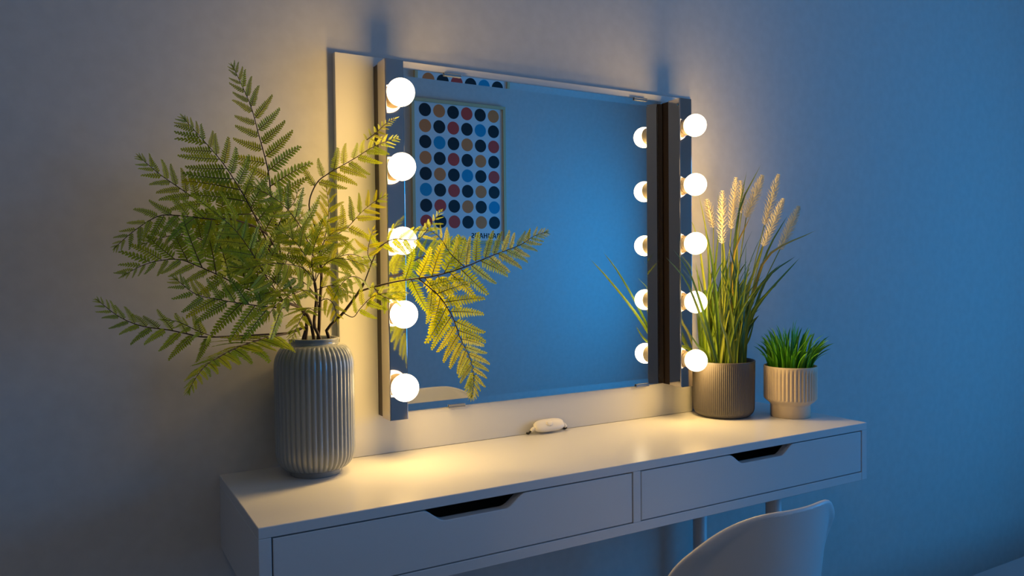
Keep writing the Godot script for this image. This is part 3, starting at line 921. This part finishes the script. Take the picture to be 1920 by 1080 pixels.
func build_poster() -> void:
	var at := Vector3(1.5555, DT + 0.4475, WALL_FRONT_Z)
	var p := thing("framed_poster", "framed poster of coloured dots on the wall opposite, seen in the mirror", "poster", at)
	var w := 0.539
	var h := 0.731
	var fw := 0.016
	obj("frame", boxes([
		[Vector3(-w / 2, 0, -0.022), Vector3(w / 2, fw, -0.0005)],
		[Vector3(-w / 2, h - fw, -0.022), Vector3(w / 2, h, -0.0005)],
		[Vector3(-w / 2, fw, -0.022), Vector3(-w / 2 + fw, h - fw, -0.0005)],
		[Vector3(w / 2 - fw, fw, -0.022), Vector3(w / 2, h - fw, -0.0005)]], 0.001), M.wood_frame, p)
	# the print: six by eight dots
	var iw := 600
	var ih := int(600.0 * (h - 2 * fw) / (w - 2 * fw))
	var img := Image.create(iw, ih, false, Image.FORMAT_RGB8)
	img.fill(Color(0.87, 0.87, 0.87))
	var ink := {"K": Color(0.085, 0.09, 0.12), "O": Color(0.90, 0.50, 0.26), "R": Color(0.84, 0.27, 0.21), "B": Color(0.10, 0.56, 0.70)}
	# rows as they read in the mirror, so reversed on the sheet
	var rows := ["KOKRKO", "OKRKBK", "KBKOKR", "OKRKOK", "KOKBKR", "BKRKOK", "KRKOKB", "RKRKOK"]
	var ppm := iw / (w - 2 * fw)
	for j in 8:
		for i in 6:
			var wx := 1.3635 + 0.0786 * i - at.x # world x of the dot
			var wy := 1.1235 - 0.0804 * j - 0.4475
			var px := (w / 2 - fw - wx) * ppm
			var py := (h - fw - wy) * ppm
			var r := 0.0333 * ppm
			var c: Color = ink[rows[j][i]]
			for y in range(int(py - r), int(py + r) + 2):
				for x in range(int(px - r), int(px + r) + 2):
					if x >= 0 and y >= 0 and x < iw and y < ih:
						var cov := clampf(r - Vector2(x + 0.5 - px, y + 0.5 - py).length() + 0.5, 0.0, 1.0)
						if cov > 0:
							img.set_pixel(x, y, img.get_pixel(x, y).lerp(c, cov))
	img.generate_mipmaps()
	var pm := mat(Color(1, 1, 1), 0.6)
	pm.albedo_texture = ImageTexture.create_from_image(img)
	var q := QuadMesh.new()
	q.size = Vector2(w - 2 * fw, h - 2 * fw)
	var sheet := obj("print", q, pm, p, Vector3(0, h / 2, -0.010))
	sheet.rotation.y = PI
	obj("backing_board", box_mesh(Vector3(-w / 2 + fw, fw, -0.0095), Vector3(w / 2 - fw, h - fw, -0.0005), 0.0005), M.white_frame, p)
	var tm := TextMesh.new()
	var font := SystemFont.new()
	font.font_names = PackedStringArray(["Droid Sans"])
	font.font_weight = 700
	tm.font = font
	tm.text = "BAUHAUS"
	tm.font_size = 32
	tm.pixel_size = 0.00119
	tm.depth = 0.0003
	tm.horizontal_alignment = HORIZONTAL_ALIGNMENT_LEFT
	var lt := obj("lettering", tm, M.ink, p, Vector3(1.792 - at.x, 0.490 - 0.4475, -0.0103))
	lt.rotation.y = PI

# ---------------------------------------------------------------- chair
func build_chair() -> void:
	var c := thing("shell_chair", "white moulded plastic shell chair drawn up to the desk", "chair", Vector3(0.607, 0, 0.40))
	# centre line of the shell, from the seat's front lip to the top of the back: [z, y, half width, wing lift, wing forward]
	var line := [
		[-0.200, 0.425, 0.165, 0.000, 0.00],
		[-0.180, 0.445, 0.185, 0.004, 0.00],
		[-0.120, 0.450, 0.200, 0.018, 0.00],
		[-0.030, 0.440, 0.205, 0.034, 0.00],
		[0.060, 0.438, 0.205, 0.050, 0.00],
		[0.115, 0.452, 0.200, 0.060, 0.010],
		[0.148, 0.490, 0.188, 0.050, 0.035],
		[0.164, 0.550, 0.170, 0.030, 0.068],
		[0.176, 0.620, 0.156, 0.010, 0.083],
		[0.186, 0.670, 0.149, 0.000, 0.087],
		[0.192, 0.7107, 0.1472, 0.000, 0.087]]
	for k in 14: # rounded top corners
		var a := PI / 2 * (k + 1) / 14.0
		line.append([0.192 + 0.014 * sin(a), 0.7107 + 0.110 * sin(a), 0.0372 + 0.110 * cos(a), 0.0, lerpf(0.087, 0.0755, k / 13.0)])
	var nu := 41
	var fine := []
	for j in line.size() - 1:
		for k in 4:
			var t := k / 4.0
			var a: Array = line[maxi(j - 1, 0)]
			var b: Array = line[j]
			var d: Array = line[j + 1]
			var e: Array = line[mini(j + 2, line.size() - 1)]
			var row := []
			for q in 5:
				row.append(cubic_interpolate(b[q], d[q], a[q], e[q], t))
			fine.append(row)
	fine.append(line[-1])
	var surf := func(j: int, u: float) -> Vector3:
		var L: Array = fine[j]
		var au := absf(u)
		var x: float = u * L[2]
		var wing := pow(minf(absf(x) / maxf(L[2], 0.147), 1.0), 2.2)
		var back := smoothstep(0.46, 0.60, L[1])
		var lip := smoothstep(0.76, 1.0, au) * back * (1.0 - smoothstep(0.77, 0.82, L[1])) # side rims flare out again
		return Vector3(x + signf(u) * 0.003 * lip, L[1] + L[3] * pow(au, 2.3), L[0] - L[4] * wing + 0.012 * lip)
	var nj := fine.size()
	var th := 0.0036
	var P := []
	for j in nj:
		var row := []
		for i in nu:
			var u := i / float(nu - 1) * 2.0 - 1.0
			u = signf(u) * (1.0 - pow(1.0 - absf(u), 1.5))
			row.append(surf.call(j, u))
		P.append(row)
	var st := begin()
	st.set_smooth_group(0)
	var In := []
	var Out := []
	for j in nj:
		var ri := []
		var ro := []
		for i in nu:
			var du: Vector3 = P[j][mini(i + 1, nu - 1)] - P[j][maxi(i - 1, 0)]
			var dv: Vector3 = P[mini(j + 1, nj - 1)][i] - P[maxi(j - 1, 0)][i]
			var nrm := dv.cross(du).normalized() # towards the sitter? fixed below by both faces
			ri.append(P[j][i] + nrm * th)
			ro.append(P[j][i] - nrm * th)
		In.append(ri)
		Out.append(ro)
	for j in nj - 1:
		for i in nu - 1:
			quad(st, In[j][i], In[j + 1][i], In[j + 1][i + 1], In[j][i + 1])
			quad(st, Out[j][i], Out[j][i + 1], Out[j + 1][i + 1], Out[j + 1][i])
	# rounded rim
	var loop := []
	for i in nu: loop.append([0, i])
	for j in range(1, nj): loop.append([j, nu - 1])
	for i in range(nu - 2, -1, -1): loop.append([nj - 1, i])
	for j in range(nj - 2, 0, -1): loop.append([j, 0])
	var mid := Vector3(0, 0.55, 0.08)
	var seg := 5
	var rings := []
	for k0 in loop.size():
		var q: Array = loop[k0]
		var a: Vector3 = In[q[0]][q[1]]
		var b: Vector3 = Out[q[0]][q[1]]
		var ctr := (a + b) * 0.5
		var qn: Array = loop[(k0 + 2) % loop.size()]
		var qp: Array = loop[(k0 + loop.size() - 2) % loop.size()]
		var along: Vector3 = P[qn[0]][qn[1]] - P[qp[0]][qp[1]]
		var inner: Vector3 = P[clampi(q[0], 4, nj - 12)][clampi(q[1], 6, nu - 7)]
		var ax := (a - b)
		var outw: Vector3 = ax.cross(along).normalized()
		if outw.dot(ctr - inner) < 0.0:
			outw = -outw
		var ring := []
		for k in seg + 1:
			var an := PI * k / seg
			ring.append(ctr + ax * 0.5 * cos(an) + outw * th * sin(an))
		rings.append(ring)
	for q in rings.size():
		var r0: Array = rings[q]
		var r1: Array = rings[(q + 1) % rings.size()]
		for k in seg:
			quad(st, r0[k], r1[k], r1[k + 1], r0[k + 1])
	obj("shell", done(st), M.chair, c)
	for sx in [-1.0, 1.0]:
		for sz in [-1.0, 1.0]:
			obj("leg", tube_mesh([Vector3(sx * 0.20, 0.0, 0.0 + sz * 0.19), Vector3(sx * 0.10, 0.430, sz * 0.085)], [0.010, 0.014], 14), M.leg, c)

func build_added_lamp() -> void:
	# added dim lamp on the ceiling, out of view: fills in the upper walls and the chair's rim
	var c := thing("added_ceiling_lamp", "added unseen round ceiling lamp giving dim fill light", "lamp", Vector3(-0.55, ROOM_H, 1.70))
	obj("base", lathe([[0.0, -0.0005], [0.17, -0.0005], [0.172, -0.004], [0.172, -0.026], [0.168, -0.028], [0.0, -0.028]], 48), M.white_frame, c)
	obj("added_lamp_shade", lathe([[0.165, -0.0285], [0.163, -0.045], [0.145, -0.066], [0.10, -0.082], [0.05, -0.089], [0.0, -0.091]], 48), M.added_lamp_glass, c)
	var l := OmniLight3D.new()
	l.name = "added_lamp_light"
	l.light_color = ADDED_LAMP_COLOR
	l.light_energy = ADDED_LAMP_ENERGY
	l.light_size = 0.14
	l.omni_range = 9.0
	l.omni_attenuation = 2.0
	l.shadow_enabled = true
	c.add_child(l)
	l.position = Vector3(0, -0.065, 0)

func build_low_table() -> void:
	var t := thing("low_table", "low flat tabletop catching blue light beyond the white chair", "table", Vector3(1.95, 0, 0.62))
	var h := DT - 0.40
	obj("tabletop", box_mesh(Vector3(-0.45, h - 0.03, -0.342), Vector3(0.80, h, 0.342), 0.003), M.table, t)
	for sx in [-0.40, 0.75]:
		for sz in [-0.29, 0.29]:
			obj("leg", box_mesh(Vector3(sx - 0.022, 0, sz - 0.022), Vector3(sx + 0.022, h - 0.0302, sz + 0.022), 0.002), M.table, t)

# ---------------------------------------------------------------- start
const BULB_COLOR := Color(1.0, 0.80, 0.43)
const BULB_ENERGY := 0.0235
const ADDED_DUSK_COLOR := Color(0.0, 0.64, 1.0)  # blue of the added window light
const ADDED_DUSK_ENERGY := 2.3
const ADDED_LAMP_COLOR := Color(1.0, 0.92, 0.80)  # tint of the added ceiling fill lamp
const ADDED_LAMP_ENERGY := 0.13

func _ready() -> void:
	rng.seed = 20240611
	var cam := Camera3D.new()
	cam.name = "camera"
	cam.fov = 41.4475
	cam.near = 0.02
	cam.far = 50.0
	cam.transform = Transform3D(Basis(Vector3(0.86677, -0.010695, 0.498593), Vector3(0.02244, 0.999594, -0.01757), Vector3(-0.498202, 0.026418, 0.866658)).orthonormalized(), Vector3(-0.1905, DT + 0.3195, 1.2597))
	add_child(cam)
	cam.current = true
	var env := Environment.new()
	env.background_mode = Environment.BG_COLOR
	env.background_color = Color(0.10, 0.30, 0.70)
	env.background_energy_multiplier = 0.6
	env.tonemap_mode = Environment.TONE_MAPPER_LINEAR
	env.tonemap_exposure = 1.0
	env.sdfgi_enabled = true
	env.ssao_enabled = true
	env.ssil_enabled = true
	var we := WorldEnvironment.new()
	we.name = "world"
	we.environment = env
	add_child(we)
	# added source for the blue light, set as dusk in the added window
	var al := AreaLight3D.new()
	al.name = "added_window_light"
	al.area_size = Vector2(1.1, 0.98)
	al.light_color = ADDED_DUSK_COLOR
	al.light_energy = ADDED_DUSK_ENERGY
	al.shadow_enabled = true
	add_child(al)
	al.position = Vector3(WALL_RIGHT_X + 0.012, 1.16, 1.40)
	al.rotation.y = PI / 2
	make_materials()
	build_room()
	build_desk()
	build_mirror()
	build_bar(0.2743, "chrome light bar with five globe bulbs, fern fronds crossing in front of it")
	build_bar(0.9120, "chrome light bar with five globe bulbs beside the tall grass")
	build_added_lamp()
	build_chair()
	build_low_table()
	build_poster()
	build_vase()
	build_dark_pot()
	build_cream_pot()
	build_fern()
	build_tall_grass()
	build_short_grass()
	build_switch()
